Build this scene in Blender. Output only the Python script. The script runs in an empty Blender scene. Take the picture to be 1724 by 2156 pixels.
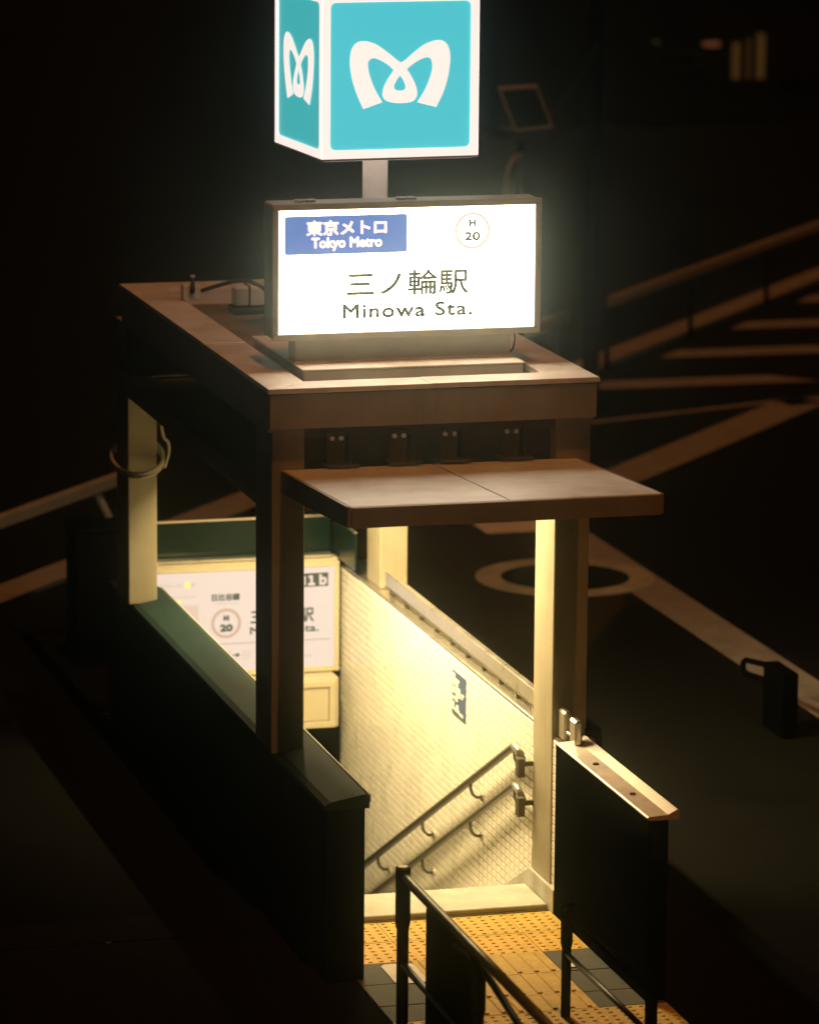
import bpy, bmesh, math, random
from mathutils import Vector, Matrix
random.seed(7)
S = bpy.context.scene
COL = S.collection
PI = math.pi

# ------------------------------------------------------------------ camera
cam = bpy.data.cameras.new('camera')
cam.sensor_fit = 'HORIZONTAL'; cam.sensor_width = 36.0
cam.lens = 36.0 * 9233.54 / 1724.0
cam.clip_start = 0.5; cam.clip_end = 1200
cam.dof.use_dof = True; cam.dof.focus_distance = 25.7; cam.dof.aperture_fstop = 2.1
co = bpy.data.objects.new('camera', cam); COL.objects.link(co)
R0 = Vector((0.96564336, -0.25976301, 0.0074889))
R1 = Vector((-0.04334545, -0.18941267, -0.98094037))
R2 = Vector((0.25623052, 0.94691394, -0.19416463))
mw = Matrix((R0, -R1, -R2)).transposed().to_4x4()
mw.translation = Vector((-5.75657692, -24.38985482, 7.51055807))
co.matrix_world = mw
S.camera = co

# ------------------------------------------------------------------ night sky and the orange street light
SUN_DIR = Vector((0.01, -0.36, 0.93)).normalized()
w = bpy.data.worlds.new('World'); S.world = w; w.use_nodes = True
nt = w.node_tree
sky = nt.nodes.new('ShaderNodeTexSky'); sky.sky_type = 'NISHITA'; sky.sun_disc = False
sky.sun_elevation = math.asin(SUN_DIR.z); sky.sun_rotation = math.atan2(SUN_DIR.x, SUN_DIR.y)
bg = nt.nodes['Background']; bg.inputs['Strength'].default_value = 0.00008
nt.links.new(sky.outputs[0], bg.inputs[0])
sl = bpy.data.lights.new('sun', 'SUN'); sl.energy = 0.75; sl.angle = math.radians(0.5); sl.color = (1.0, 0.35, 0.09)
so = bpy.data.objects.new('sun', sl); COL.objects.link(so)
so.rotation_euler = SUN_DIR.to_track_quat('Z', 'Y').to_euler()
S.view_settings.view_transform = 'Standard'; S.view_settings.look = 'None'
S.view_settings.exposure = 0.0; S.view_settings.gamma = 1.0
S.view_settings.use_curve_mapping = False
S.cycles.max_bounces = 8; S.cycles.volume_bounces = 1
S.cycles.sample_clamp_indirect = 0.0

# ------------------------------------------------------------------ materials
def mat(name, col, rough=0.6, metal=0.0, noise=0.12, scale=8.0, bump=0.0, emit=None, estr=0.0, spec=0.5,
        dirt=None, dirt_scale=2.0, dirt_amt=0.4, bscale=None, streak=False):
    m = bpy.data.materials.new(name); m.use_nodes = True
    n = m.node_tree.nodes; l = m.node_tree.links
    p = n['Principled BSDF']
    p.inputs['Roughness'].default_value = rough; p.inputs['Metallic'].default_value = metal
    p.inputs['Specular IOR Level'].default_value = spec
    tc = n.new('ShaderNodeTexCoord')
    nz = n.new('ShaderNodeTexNoise'); nz.inputs['Scale'].default_value = scale; nz.inputs['Detail'].default_value = 6
    l.new(tc.outputs['Object'], nz.inputs['Vector'])
    ramp = n.new('ShaderNodeValToRGB')
    a = [max(0, c * (1 - noise)) for c in col]; b = [min(1, c * (1 + noise)) for c in col]
    ramp.color_ramp.elements[0].position = 0.3; ramp.color_ramp.elements[1].position = 0.7
    ramp.color_ramp.elements[0].color = (*a, 1); ramp.color_ramp.elements[1].color = (*b, 1)
    l.new(nz.outputs['Fac'], ramp.inputs['Fac'])
    out = ramp.outputs['Color']
    if dirt:
        nd = n.new('ShaderNodeTexNoise'); nd.inputs['Scale'].default_value = dirt_scale; nd.inputs['Detail'].default_value = 9
        nd.inputs['Roughness'].default_value = 0.7
        if streak:
            mp = n.new('ShaderNodeMapping'); mp.inputs['Scale'].default_value = (2.2, 2.2, 0.35)
            l.new(tc.outputs['Object'], mp.inputs['Vector']); l.new(mp.outputs[0], nd.inputs['Vector'])
        else:
            l.new(tc.outputs['Object'], nd.inputs['Vector'])
        r2 = n.new('ShaderNodeValToRGB'); r2.color_ramp.elements[0].position = 0.5; r2.color_ramp.elements[1].position = 0.72
        r2.color_ramp.elements[0].color = (0, 0, 0, 1); r2.color_ramp.elements[1].color = (dirt_amt,) * 3 + (1,)
        l.new(nd.outputs['Fac'], r2.inputs['Fac'])
        mx = n.new('ShaderNodeMix'); mx.data_type = 'RGBA'
        l.new(r2.outputs['Color'], mx.inputs['Factor']); l.new(out, mx.inputs['A']); mx.inputs['B'].default_value = (*dirt, 1)
        out = mx.outputs['Result']
    l.new(out, p.inputs['Base Color'])
    rr = n.new('ShaderNodeMapRange'); rr.inputs['To Min'].default_value = max(0, rough - 0.08); rr.inputs['To Max'].default_value = min(1, rough + 0.08)
    l.new(nz.outputs['Fac'], rr.inputs['Value']); l.new(rr.outputs[0], p.inputs['Roughness'])
    if bump:
        nb = n.new('ShaderNodeTexNoise'); nb.inputs['Scale'].default_value = bscale or scale * 6; nb.inputs['Detail'].default_value = 4
        l.new(tc.outputs['Object'], nb.inputs['Vector'])
        bp = n.new('ShaderNodeBump'); bp.inputs['Strength'].default_value = bump; bp.inputs['Distance'].default_value = 0.01
        l.new(nb.outputs['Fac'], bp.inputs['Height']); l.new(bp.outputs[0], p.inputs['Normal'])
    if emit:
        p.inputs['Emission Color'].default_value = (*emit, 1); p.inputs['Emission Strength'].default_value = estr
    return m

SIGN_WHITE = (9.5, 7.9, 5.8)
M = {
 'paint':   mat('painted steel', (0.33, 0.285, 0.195), 0.45, 0, 0.08, 5, 0.05, dirt=(0.15, 0.10, 0.05), dirt_scale=3, dirt_amt=0.28, streak=True),
 'olive':   mat('shaded olive paint', (0.11, 0.10, 0.06), 0.6, 0, 0.15, 6, 0.05, spec=0.2),  # darkened so the shade under the fascia is in the colour
 'rim':     mat('pale coping metal', (0.78, 0.72, 0.62), 0.36, 0, 0.10, 4, 0.03, dirt=(0.30, 0.17, 0.08), dirt_scale=2.5, dirt_amt=0.55),
 'awning':  mat('pale awning panel', (0.84, 0.84, 0.76), 0.42, 0, 0.07, 6, 0.02, dirt=(0.35, 0.30, 0.22), dirt_scale=4, dirt_amt=0.3),
 'deck':    mat('roof deck', (0.22, 0.19, 0.14), 0.7, 0, 0.35, 3, 0.2, dirt=(0.06, 0.05, 0.03), dirt_scale=2, dirt_amt=0.7),
 'dark':    mat('dark steel', (0.03, 0.03, 0.03), 0.5, 0, 0.2, 9),
 'black':   mat('black paint', (0.0018, 0.0018, 0.0018), 0.7, 0, 0.2, 9, spec=0.0),
 'frame':   mat('grey sign housing', (0.46, 0.42, 0.34), 0.45, 0.0, 0.1, 6),
 'white_on':mat('lit white panel', (0.7, 0.7, 0.7), 0.4, 0, 0.02, 2, emit=SIGN_WHITE, estr=1.0),
 'white_cube':mat('lit white acrylic', (0.7, 0.7, 0.7), 0.4, 0, 0.02, 2, emit=(1.15, 0.90, 0.82), estr=1.0),
 'white_in':mat('lit white face of rear sign', (0.10, 0.10, 0.10), 0.4, 0, 0.02, 2, emit=(0.97, 0.77, 0.68), estr=0.80, spec=0.2),
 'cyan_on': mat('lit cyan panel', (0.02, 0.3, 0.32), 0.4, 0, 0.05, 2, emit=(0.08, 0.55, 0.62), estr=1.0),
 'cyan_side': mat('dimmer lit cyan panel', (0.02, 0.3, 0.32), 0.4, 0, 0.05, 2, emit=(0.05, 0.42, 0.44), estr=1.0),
 'blue_on': mat('lit blue film', (0.05, 0.09, 0.35), 0.4, 0, 0.05, 2, emit=(0.11, 0.21, 0.52), estr=1.0),
 'ring_on': mat('lit pale orange film', (0.7, 0.6, 0.5), 0.4, 0, 0.02, 2, emit=(0.80, 0.56, 0.38), estr=1.0),
 'ring_in': mat('tan film on rear sign', (0.08, 0.06, 0.05), 0.4, 0, 0.02, 2, emit=(0.66, 0.44, 0.32), estr=0.85),
 'ink':     mat('dark print', (0.03, 0.03, 0.02), 0.5, 0, 0.1, 20, spec=0.1),
 'ink_in':  mat('dark print on rear sign', (0.02, 0.03, 0.03), 0.5, 0, 0.1, 20, emit=(0.03, 0.035, 0.03), estr=1.0),
 'ink_pale':mat('pale print on rear sign', (0.05, 0.05, 0.04), 0.5, 0, 0.1, 20, emit=(0.52, 0.42, 0.33), estr=1.0),
 'map_in':  mat('cream map film', (0.08, 0.07, 0.05), 0.5, 0, 0.1, 20, emit=(0.86, 0.66, 0.52), estr=0.80),
 'yellow_in':mat('yellow film', (0.6, 0.5, 0.05), 0.5, 0, 0.1, 20, emit=(0.75, 0.6, 0.12), estr=0.9),
 'pole':    mat('ivory pole paint', (0.62, 0.58, 0.48), 0.4, 0, 0.06, 5),
 'tile':    mat('cream glazed tile', (0.78, 0.74, 0.64), 0.28, 0, 0.05, 1.7, 0.02),
 'grout':   mat('dark grout', (0.07, 0.05, 0.015), 0.9, 0, 0.2, 30),
 'steel':   mat('brushed stainless steel', (0.62, 0.58, 0.50), 0.30, 0.9, 0.06, 10),
 'steel_d': mat('dull handrail steel', (0.13, 0.115, 0.08), 0.38, 0.6, 0.1, 10),
 'cap':     mat('green grey coping', (0.022, 0.044, 0.038), 0.7, 0, 0.12, 4, 0.04, spec=0.12, dirt=(0.02, 0.016, 0.01), dirt_scale=3, dirt_amt=0.5),
 'capr':    mat('pinkish steel coping', (0.82, 0.70, 0.62), 0.42, 0.25, 0.06, 5, 0.02, dirt=(0.3, 0.2, 0.12), dirt_scale=6, dirt_amt=0.4),
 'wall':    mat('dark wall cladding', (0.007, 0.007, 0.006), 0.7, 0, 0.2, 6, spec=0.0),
 'conc':    mat('concrete', (0.46, 0.43, 0.36), 0.85, 0, 0.14, 7, 0.25, dirt=(0.2, 0.17, 0.11), dirt_scale=5, dirt_amt=0.5),
 'yellow':  mat('yellow tactile tile', (0.56, 0.33, 0.032), 0.7, 0, 0.10, 6, 0.15, dirt=(0.30, 0.20, 0.06), dirt_scale=5, dirt_amt=0.5),
 'yellow_d':mat('worn yellow tactile tile', (0.50, 0.32, 0.06), 0.75, 0, 0.16, 9, 0.15, dirt=(0.22, 0.16, 0.08), dirt_scale=6, dirt_amt=0.6),
 'paver':   mat('grey paving slab', (0.065, 0.065, 0.052), 0.85, 0, 0.18, 9, 0.3, dirt=(0.08, 0.07, 0.05), dirt_scale=7, dirt_amt=0.5),
 'bed':     mat('paving bed', (0.010, 0.010, 0.010), 0.9, 0, 0.2, 12, 0.2, spec=0.0),
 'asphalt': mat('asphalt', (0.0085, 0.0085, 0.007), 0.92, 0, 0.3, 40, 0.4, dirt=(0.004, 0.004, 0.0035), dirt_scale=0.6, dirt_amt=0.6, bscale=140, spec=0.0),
 'asphalt_lit': mat('asphalt with painted light', (0.030, 0.021, 0.011), 0.92, 0, 0.3, 30, 0.4, dirt=(0.012, 0.010, 0.008), dirt_scale=0.9, dirt_amt=0.9, bscale=120, spec=0.0),  # browner, paler asphalt tone with the light painted in
 'line':    mat('worn white road paint', (0.24, 0.22, 0.20), 0.8, 0, 0.12, 6, 0.2, dirt=(0.12, 0.11, 0.1), dirt_scale=4, dirt_amt=0.7),
 'linew':   mat('white pad on paving', (0.62, 0.58, 0.52), 0.8, 0, 0.12, 6, 0.2, dirt=(0.25, 0.22, 0.18), dirt_scale=6, dirt_amt=0.5),
 'iron':    mat('cast iron', (0.004, 0.004, 0.004), 0.8, 0.0, 0.3, 20, 0.3, spec=0.0),
 'collar':  mat('concrete collar', (0.34, 0.31, 0.25), 0.85, 0, 0.2, 5, 0.3, dirt=(0.12, 0.11, 0.09), dirt_scale=4, dirt_amt=0.5),
 'beige':   mat('beige enamel', (0.50, 0.44, 0.31), 0.45, 0, 0.06, 5, 0.02, dirt=(0.25, 0.2, 0.12), dirt_scale=5, dirt_amt=0.3),
 'guard':   mat('white guardrail paint', (0.27, 0.25, 0.22), 0.5, 0, 0.1, 4, dirt=(0.2, 0.12, 0.08), dirt_scale=3, dirt_amt=0.5),
 'cable':   mat('pale cable', (0.42, 0.38, 0.30), 0.5, 0, 0.08, 10),
 'cable_d': mat('dark cable', (0.05, 0.05, 0.035), 0.5, 0, 0.1, 10),
 'blueplate': mat('blue notice', (0.04, 0.075, 0.17), 0.45, 0, 0.1, 10),
 'whiteplate': mat('white print', (0.7, 0.68, 0.6), 0.5, 0, 0.05, 10),
 'facade':  mat('dark facade', (0.008, 0.008, 0.008), 0.8, 0, 0.2, 2, spec=0.1),
 'window_on': mat('lit window', (0.1, 0.08, 0.05), 0.4, 0, 0.05, 2, emit=(0.042, 0.021, 0.005), estr=1.0),
 'lamp_on': mat('lit orange lamp', (0.1, 0.05, 0.03), 0.4, 0, 0.05, 2, emit=(0.11, 0.035, 0.012), estr=1.0),
 'green_on': mat('lit green lamp', (0.02, 0.05, 0.02), 0.4, 0, 0.05, 2, emit=(0.014, 0.022, 0.005), estr=1.0),
 'red':     mat('dull red banner', (0.012, 0.002, 0.0015), 0.8, 0, 0.2, 3, spec=0.1),
 'tube':    mat('lit tube diffuser', (0.8, 0.8, 0.75), 0.4, 0, 0.02, 2, emit=(1.0, 0.84, 0.5), estr=3.0),
}
def tile_tone(m):
    n = m.node_tree.nodes; l = m.node_tree.links; p = n['Principled BSDF']
    src = p.inputs['Base Color'].links[0].from_socket
    ge = n.new('ShaderNodeNewGeometry'); mr = n.new('ShaderNodeMapRange')
    mr.inputs['To Min'].default_value = 0.93; mr.inputs['To Max'].default_value = 1.03
    l.new(ge.outputs['Random Per Island'], mr.inputs['Value'])
    mx = n.new('ShaderNodeMix'); mx.data_type = 'RGBA'; mx.blend_type = 'MULTIPLY'; mx.inputs['Factor'].default_value = 1
    l.new(src, mx.inputs['A']); l.new(mr.outputs[0], mx.inputs['B']); l.new(mx.outputs['Result'], p.inputs['Base Color'])
tile_tone(M['tile'])
def glass_mat():
    m = bpy.data.materials.new('tinted glass'); m.use_nodes = True
    p = m.node_tree.nodes['Principled BSDF']
    p.inputs['Base Color'].default_value = (0.002, 0.012, 0.008, 1); p.inputs['Roughness'].default_value = 0.15
    p.inputs['Alpha'].default_value = 0.9; p.inputs['Specular IOR Level'].default_value = 0.25
    n = m.node_tree.nodes; l = m.node_tree.links
    nz = n.new('ShaderNodeTexNoise'); nz.inputs['Scale'].default_value = 3
    tc = n.new('ShaderNodeTexCoord'); l.new(tc.outputs['Object'], nz.inputs['Vector'])
    mr = n.new('ShaderNodeMapRange'); mr.inputs['To Min'].default_value = 0.1; mr.inputs['To Max'].default_value = 0.3
    l.new(nz.outputs['Fac'], mr.inputs['Value']); l.new(mr.outputs[0], p.inputs['Roughness'])
    return m
M['glass'] = glass_mat()

# ------------------------------------------------------------------ mesh helpers
class MB:
    def __init__(s): s.bm = bmesh.new()
    def box(s, x0, x1, y0, y1, z0, z1, bev=0.0, seg=1):
        r = bmesh.ops.create_cube(s.bm, size=1)
        vs = r['verts']
        for v in vs:
            v.co = Vector((x0 + (v.co.x + .5) * (x1 - x0), y0 + (v.co.y + .5) * (y1 - y0), z0 + (v.co.z + .5) * (z1 - z0)))
        if bev:
            es = list({e for v in vs for e in v.link_edges})
            bmesh.ops.bevel(s.bm, geom=es, offset=bev, segments=seg, affect='EDGES', profile=0.5)
        return s
    def prism(s, pts, vec, bev=0.0):
        """closed polygon (3d points) extruded along vec"""
        vec = Vector(vec)
        a = [s.bm.verts.new(p) for p in pts]; b = [s.bm.verts.new(Vector(p) + vec) for p in pts]
        fs = [s.bm.faces.new(a), s.bm.faces.new(b[::-1])]
        n = len(pts)
        for i in range(n):
            fs.append(s.bm.faces.new((a[i], b[i], b[(i + 1) % n], a[(i + 1) % n])))
        bmesh.ops.recalc_face_normals(s.bm, faces=fs)
        if bev:
            es = list({e for f in fs for e in f.edges})
            bmesh.ops.bevel(s.bm, geom=es, offset=bev, segments=1, affect='EDGES')
        return s
    def tube(s, pts, r, n=12, cap=True):
        pts = [Vector(p) for p in pts]; rings = []
        up = None
        for i, p in enumerate(pts):
            if i == 0: d = pts[1] - p
            elif i == len(pts) - 1: d = p - pts[i - 1]
            else: d = (pts[i + 1] - p).normalized() + (p - pts[i - 1]).normalized()
            d.normalize()
            if up is None:
                up = Vector((0, 0, 1)) if abs(d.z) < 0.9 else Vector((1, 0, 0))
            x = d.cross(up).normalized(); up = x.cross(d).normalized()
            rr = r[i] if isinstance(r, (list, tuple)) else r
            rings.append([s.bm.verts.new(p + (x * math.cos(2 * PI * k / n) + up * math.sin(2 * PI * k / n)) * rr) for k in range(n)])
        for a, b in zip(rings, rings[1:]):
            for k in range(n): s.bm.faces.new((a[k], a[(k + 1) % n], b[(k + 1) % n], b[k])).smooth = True
        if cap:
            s.bm.faces.new(rings[0][::-1]); s.bm.faces.new(rings[-1])
        return s
    def frame(s, x0, x1, z0, z1, y0, y1, t, bev=0.003):
        s.box(x0, x1, y0, y1, z1 - t, z1, bev); s.box(x0, x1, y0, y1, z0, z0 + t, bev)
        s.box(x0, x0 + t, y0 + .001, y1 - .001, z0 + t, z1 - t, bev); s.box(x1 - t, x1, y0 + .001, y1 - .001, z0 + t, z1 - t, bev)
        return s
    def ring(s, c, r0, r1, y0, y1, n=48):
        """flat ring facing -Y between radii"""
        vs = []
        for k in range(n):
            a = 2 * PI * k / n; ca, sa = math.cos(a), math.sin(a)
            vs.append([s.bm.verts.new((c[0] + ca * r, y, c[1] + sa * r)) for r, y in ((r0, y0), (r1, y0), (r1, y1), (r0, y1))])
        for k in range(n):
            p, q = vs[k], vs[(k + 1) % n]
            for j in range(4):
                s.bm.faces.new((p[j], p[(j + 1) % 4], q[(j + 1) % 4], q[j]))
        bmesh.ops.recalc_face_normals(s.bm, faces=s.bm.faces[:])
        return s
    def sheet(s, pts):
        s.bm.faces.new([s.bm.verts.new(p) for p in pts]); return s
    def mesh(s, name):
        me = bpy.data.meshes.new(name); s.bm.to_mesh(me); s.bm.free(); return me
    def build(s, name, m, parent=None):
        me = s.mesh(name); me.materials.append(M[m])
        return link(name, me, parent)

def link(name, me, parent=None):
    o = bpy.data.objects.new(name, me); COL.objects.link(o)
    if parent is not None:
        o.parent = parent
        pw = world_of(parent)
        o.matrix_parent_inverse = pw.inverted()
    return o
def world_of(o):
    m = Matrix.LocRotScale(o.location, o.rotation_euler, o.scale)
    return m if o.parent is None else world_of(o.parent) @ o.matrix_parent_inverse @ m
def tag(o, label=None, cat=None, group=None, kind=None):
    if label: o['label'] = label
    if cat: o['category'] = cat
    if group: o['group'] = group
    if kind: o['kind'] = kind
    return o
def thing(name, label, cat, loc=(0, 0, 0), group=None):
    o = bpy.data.objects.new(name, None); COL.objects.link(o); o.location = loc
    o.empty_display_size = 0.2
    return tag(o, label, cat, group)
def dup(o, parent, off):
    c = o.copy(); COL.objects.link(c); c.parent = parent
    c.matrix_parent_inverse = world_of(parent).inverted() if parent else Matrix()
    c.location = Vector(o.location) + Vector(off)
    return c
DG = None
def text_mesh(body, x0, x1, z0, z1, y, bold=0.0, spacing=1.0):
    """lettering fitted into a rectangle on a plane facing -Y; strokes thickened by stacked offset layers"""
    c = bpy.data.curves.new('text', 'FONT'); c.body = body; c.space_character = spacing; c.resolution_u = 4
    o = bpy.data.objects.new('text', c); COL.objects.link(o)
    dg = bpy.context.evaluated_depsgraph_get()
    me = bpy.data.meshes.new_from_object(o.evaluated_get(dg))
    bpy.data.objects.remove(o)
    xs = [v.co.x for v in me.vertices]; ys = [v.co.y for v in me.vertices]
    ax, bx, ay, by = min(xs), max(xs), min(ys), max(ys)
    bm = bmesh.new()
    offs = [(0, 0)]
    if bold: offs = [(0, 0)] + [(bold * math.cos(k * PI / 4), bold * math.sin(k * PI / 4)) for k in range(8)]
    x0 += bold; x1 -= bold; z0 += bold; z1 -= bold
    for i, (ox, oz) in enumerate(offs):
        t = bmesh.new(); t.from_mesh(me)
        for v in t.verts:
            v.co = Vector((x0 + (v.co.x - ax) / (bx - ax) * (x1 - x0) + ox, y - 0.0002 * i, z0 + (v.co.y - ay) / (by - ay) * (z1 - z0) + oz))
        tm = bpy.data.meshes.new('t'); t.to_mesh(tm); t.free(); bm.from_mesh(tm); bpy.data.meshes.remove(tm)
    bpy.data.meshes.remove(me)
    out = bpy.data.meshes.new('lettering'); bm.to_mesh(out); bm.free()
    return out
def text(body, x0, x1, z0, z1, y, m, parent, bold=0.0, spacing=1.0, name='lettering'):
    me = text_mesh(body, x0, x1, z0, z1, y, bold, spacing); me.materials.append(M[m])
    return link(name, me, parent)
def struct(o): o['kind'] = 'structure'; return o

# ------------------------------------------------------------------ ground: road sheet with the stair opening left out
b = MB()
HX0, HX1, HY0, HY1 = 0.06, 2.02, 0.5, 8.2
X0, X1, Y0, Y1 = -140, 150, -45, 150
for (xa, xb, ya, yb) in ((X0, X1, Y0, -2.6), (X0, -2.0, -2.6, 12), (2.6, X1, -2.6, 12), (X0, X1, 12, Y1),
                         (-2.0, HX0, 0.5, HY1), (HX1, 2.6, 0.5, HY1), (-2.0, 2.6, HY1, 12)):
    b.sheet([(xa, ya, 0), (xb, ya, 0), (xb, yb, 0), (xa, yb, 0)])
bmesh.ops.remove_doubles(b.bm, verts=b.bm.verts[:], dist=1e-5)
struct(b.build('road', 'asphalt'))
b = MB(); b.box(-2.0, 2.6, -2.6, 0.03, -0.08, -0.004)
b.sheet([(-2.0, 0.03, 0.0), (2.6, 0.03, 0.0), (2.6, 0.5, 0.0), (-2.0, 0.5, 0.0)])
sidewalk = struct(b.build('sidewalk', 'bed'))

# paving slabs and tactile tiles, each a piece of the pavement
T = 0.40
def slab_mesh(nm, sx, sy, m, h=0.012):
    b = MB(); b.box(-sx / 2 + .003, sx / 2 - .003, -sy / 2 + .003, sy / 2 - .003, -0.02, h - 0.004, 0.004)
    me = b.mesh(nm); me.materials.append(M[m]); return me
def tactile_mesh(nm, kind, m, sy=T):
    b = MB(); h = 0.012
    b.box(-T / 2 + .0012, T / 2 - .0012, -sy / 2 + .0012, sy / 2 - .0012, -0.02, h - 0.004, 0.003)
    z = h - 0.004
    if kind == 'dots':
        for i in range(6):
            for j in range(6):
                x = (i - 2.5) * T / 6; y = (j - 2.5) * T / 6
                b.tube([(x, y, z - .001), (x, y, z + .004), (x, y, z + .006)], [0.0145, 0.012, 0.008], 8)
    else:
        for i in range(4):
            x = (i - 1.5) * T / 4
            p = [(x - .017, -sy / 2 + .02, z - .001), (x + .017, -sy / 2 + .02, z - .001), (x + .010, -sy / 2 + .02, z + .009), (x - .010, -sy / 2 + .02, z + .009)]
            b.prism(p, (0, sy - .04, 0))
    me = b.mesh(nm); me.materials.append(M[m]); return me
dots = tactile_mesh('tactile_tile', 'dots', 'yellow'); bars = tactile_mesh('tactile_tile', 'bars', 'yellow_d')
dots_w = tactile_mesh('tactile_tile', 'dots', 'yellow_d'); bars_s = tactile_mesh('tactile_tile', 'bars', 'yellow_d', 0.30)
pav = slab_mesh('paving_slab', T, T, 'paver'); pav_s = slab_mesh('paving_slab', T, 0.30, 'paver')
def piece(name, me, x, y, jz=0.0015):
    o = link(name, me, sidewalk); o.location = (x, y, random.uniform(-jz, jz)); o.rotation_euler = (0, 0, random.uniform(-.003, .003))
rows = [0.02 - T / 2, 0.02 - 3 * T / 2, 0.02 - 5 * T / 2, 0.02 - 7 * T / 2]
cols = [1.46 - T / 2 - T * k for k in range(-1, 3)]          # 1.66 ... 0.46
for x in cols:
    for j, y in enumerate(rows):
        if j < 2 and 0.2 < x < 1.9: piece('tactile_tile', dots, x, y)
        elif j >= 2 and 0.66 < x < 1.5: piece('tactile_tile', bars, x, y)
        else: piece('paving_slab', pav, x, y)
    y = rows[3] - T / 2 - 0.15
    if 0.66 < x < 1.5: piece('tactile_tile', bars_s, x, y)
    else: piece('paving_slab', pav_s, x, y)
    y = rows[3] - T / 2 - 0.30 - T / 2
    if 0.2 < x < 1.9: piece('tactile_tile', dots_w, x, y)
    else: piece('paving_slab', pav, x, y)

# white painted pads on the slabs
def pad(x0, x1, y0, y1, label):
    b = MB(); c = 0.03
    b.prism([(x0 + c, y0, .012), (x1 - c, y0, .012), (x1, y0 + c, .012), (x1, y1 - c, .012), (x1 - c, y1, .012), (x0 + c, y1, .012), (x0, y1 - c, .012), (x0, y0 + c, .012)], (0, 0, .003))
    return tag(b.build('pavement_pad', 'linew'), label, 'pavement marking', 'white pads beside the tactile path')
pad(0.46, 0.655, -1.21, -0.83, 'white pad on the grey slabs behind the left pipe fence post')
pad(1.50, 1.60, -1.13, -1.02, 'small white pad on the grey slabs by the dark right wall')

b = MB(); b.sheet([(2.25, 1.2, .002), (2.6, 2.9, .002), (3.3, 4.9, .002), (4.0, 6.6, .002), (4.9, 8.3, .002), (4.97, 11.1, .002), (4.5, 11.9, .002), (2.2, 12.3, .002)]); struct(b.build('road_light_patch', 'asphalt_lit'))  # paler sheet paints the lit area of the road beside the stairs
# road markings
def road_line(pts, z=0.004, label=None):
    b = MB(); b.sheet([(x, y, z) for x, y in pts])
    for f in b.bm.faces:
        if f.normal.z < 0: f.normal_flip()
    bmesh.ops.recalc_face_normals(b.bm, faces=b.bm.faces[:])
    return struct(b.build('road_line', 'line'))
def strip(p, q, wd, z=0.004):
    p, q = Vector(p), Vector(q); d = (q - p).normalized(); n = Vector((-d.y, d.x)) * wd / 2
    return road_line([p + n, p - n, q - n, q + n], z)
strip((5.23, -2.0), (5.23, 11.15), 0.40)                 # line beside the stair
strip((4.55, 11.38), (5.43, 11.38), 0.46).data.materials[0] = M['linew']                 # joins it beyond the awning; paler paint stands in for stronger light
strip((-0.6, 8.8), (14.5, 27.5), 0.42)                   # long diagonal line behind
dd = Vector((0.627, 0.779))
for k in range(6):                                         # crosswalk stripes start at the diagonal line
    y = 18.5 + 1.78 * k; x = 7.55 + 1.43 * k
    road_line([(x, y - .42), (x + 2.6 - .25 * k, y - .42), (x + 2.2 - .25 * k, y + .05), (x + .36, y + .05)])
    if k in (0, 1): road_line([(x + 4.0, y - .1), (x + 7.5, y - .1), (x + 7.5, y + .5), (x + 4.4, y + .5)])
strip((6.3, 13.2), (9.6, 17.0), 0.5); strip((7.0, 16.2), (9.9, 17.2), 0.12); strip((9.3, 16.9), (12.5, 17.4), 0.4)

# ------------------------------------------------------------------ staircase going down under the canopy
stair = struct(MB().box(0.33, 1.74, 0.03, 0.5, -0.15, 0.012).build('staircase', 'conc'))
def part(b, name, m, par): return b.build(name, m, par)
part(MB().box(0.335, 1.735, 0.04, 0.505, 0.0122, 0.044, 0.006), 'landing_slab', 'conc', stair)
for i in range(15):
    y = 0.507 + 0.32 * i; z = 0.044 - 0.155 * (i + 1)
    part(MB().box(0.335, 1.735, y, y + 0.34, z - 0.2, z, 0.006), 'stair_step', 'conc', stair)
zt = 0.044 - 0.155 * 15
struct(MB().box(0.2, 1.9, 5.3, 8.2, zt - 0.2, zt - 0.001).build('passage_floor', 'conc'))
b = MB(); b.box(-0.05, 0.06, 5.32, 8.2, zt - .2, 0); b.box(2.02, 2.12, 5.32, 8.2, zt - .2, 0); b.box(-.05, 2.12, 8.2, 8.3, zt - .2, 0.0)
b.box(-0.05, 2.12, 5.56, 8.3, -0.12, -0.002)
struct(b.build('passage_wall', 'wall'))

# ------------------------------------------------------------------ left stair wall
lw = thing('stairwell_wall', 'low dark stairwell wall with green grey sloped coping on the left of the stairs', 'wall', (0.18, -1.0, 0))
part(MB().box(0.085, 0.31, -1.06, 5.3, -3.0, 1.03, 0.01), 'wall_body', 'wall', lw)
b = MB(); b.prism([(0.066, 0, 1.028), (0.327, 0, 1.028), (0.327, 0, 1.085), (0.317, 0, 1.106), (0.300, 0, 1.112), (0.10, 0, 1.074), (0.066, 0, 1.055)], (0, 5.75, 0))
for v in b.bm.verts: v.co.y += -1.09
part(b, 'coping', 'cap', lw)
part(MB().box(0.3275, 0.338, -1.085, 4.66, 1.06, 1.108, 0.004), 'edge_highlight', 'rim', lw)  # pale strip paints the highlight on the coping's inner edge
b = MB()
b.box(0.3101, 0.318, -0.9, 5.2, 0.0, 1.0); part(b, 'inner_lining', 'tile', lw)

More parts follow.
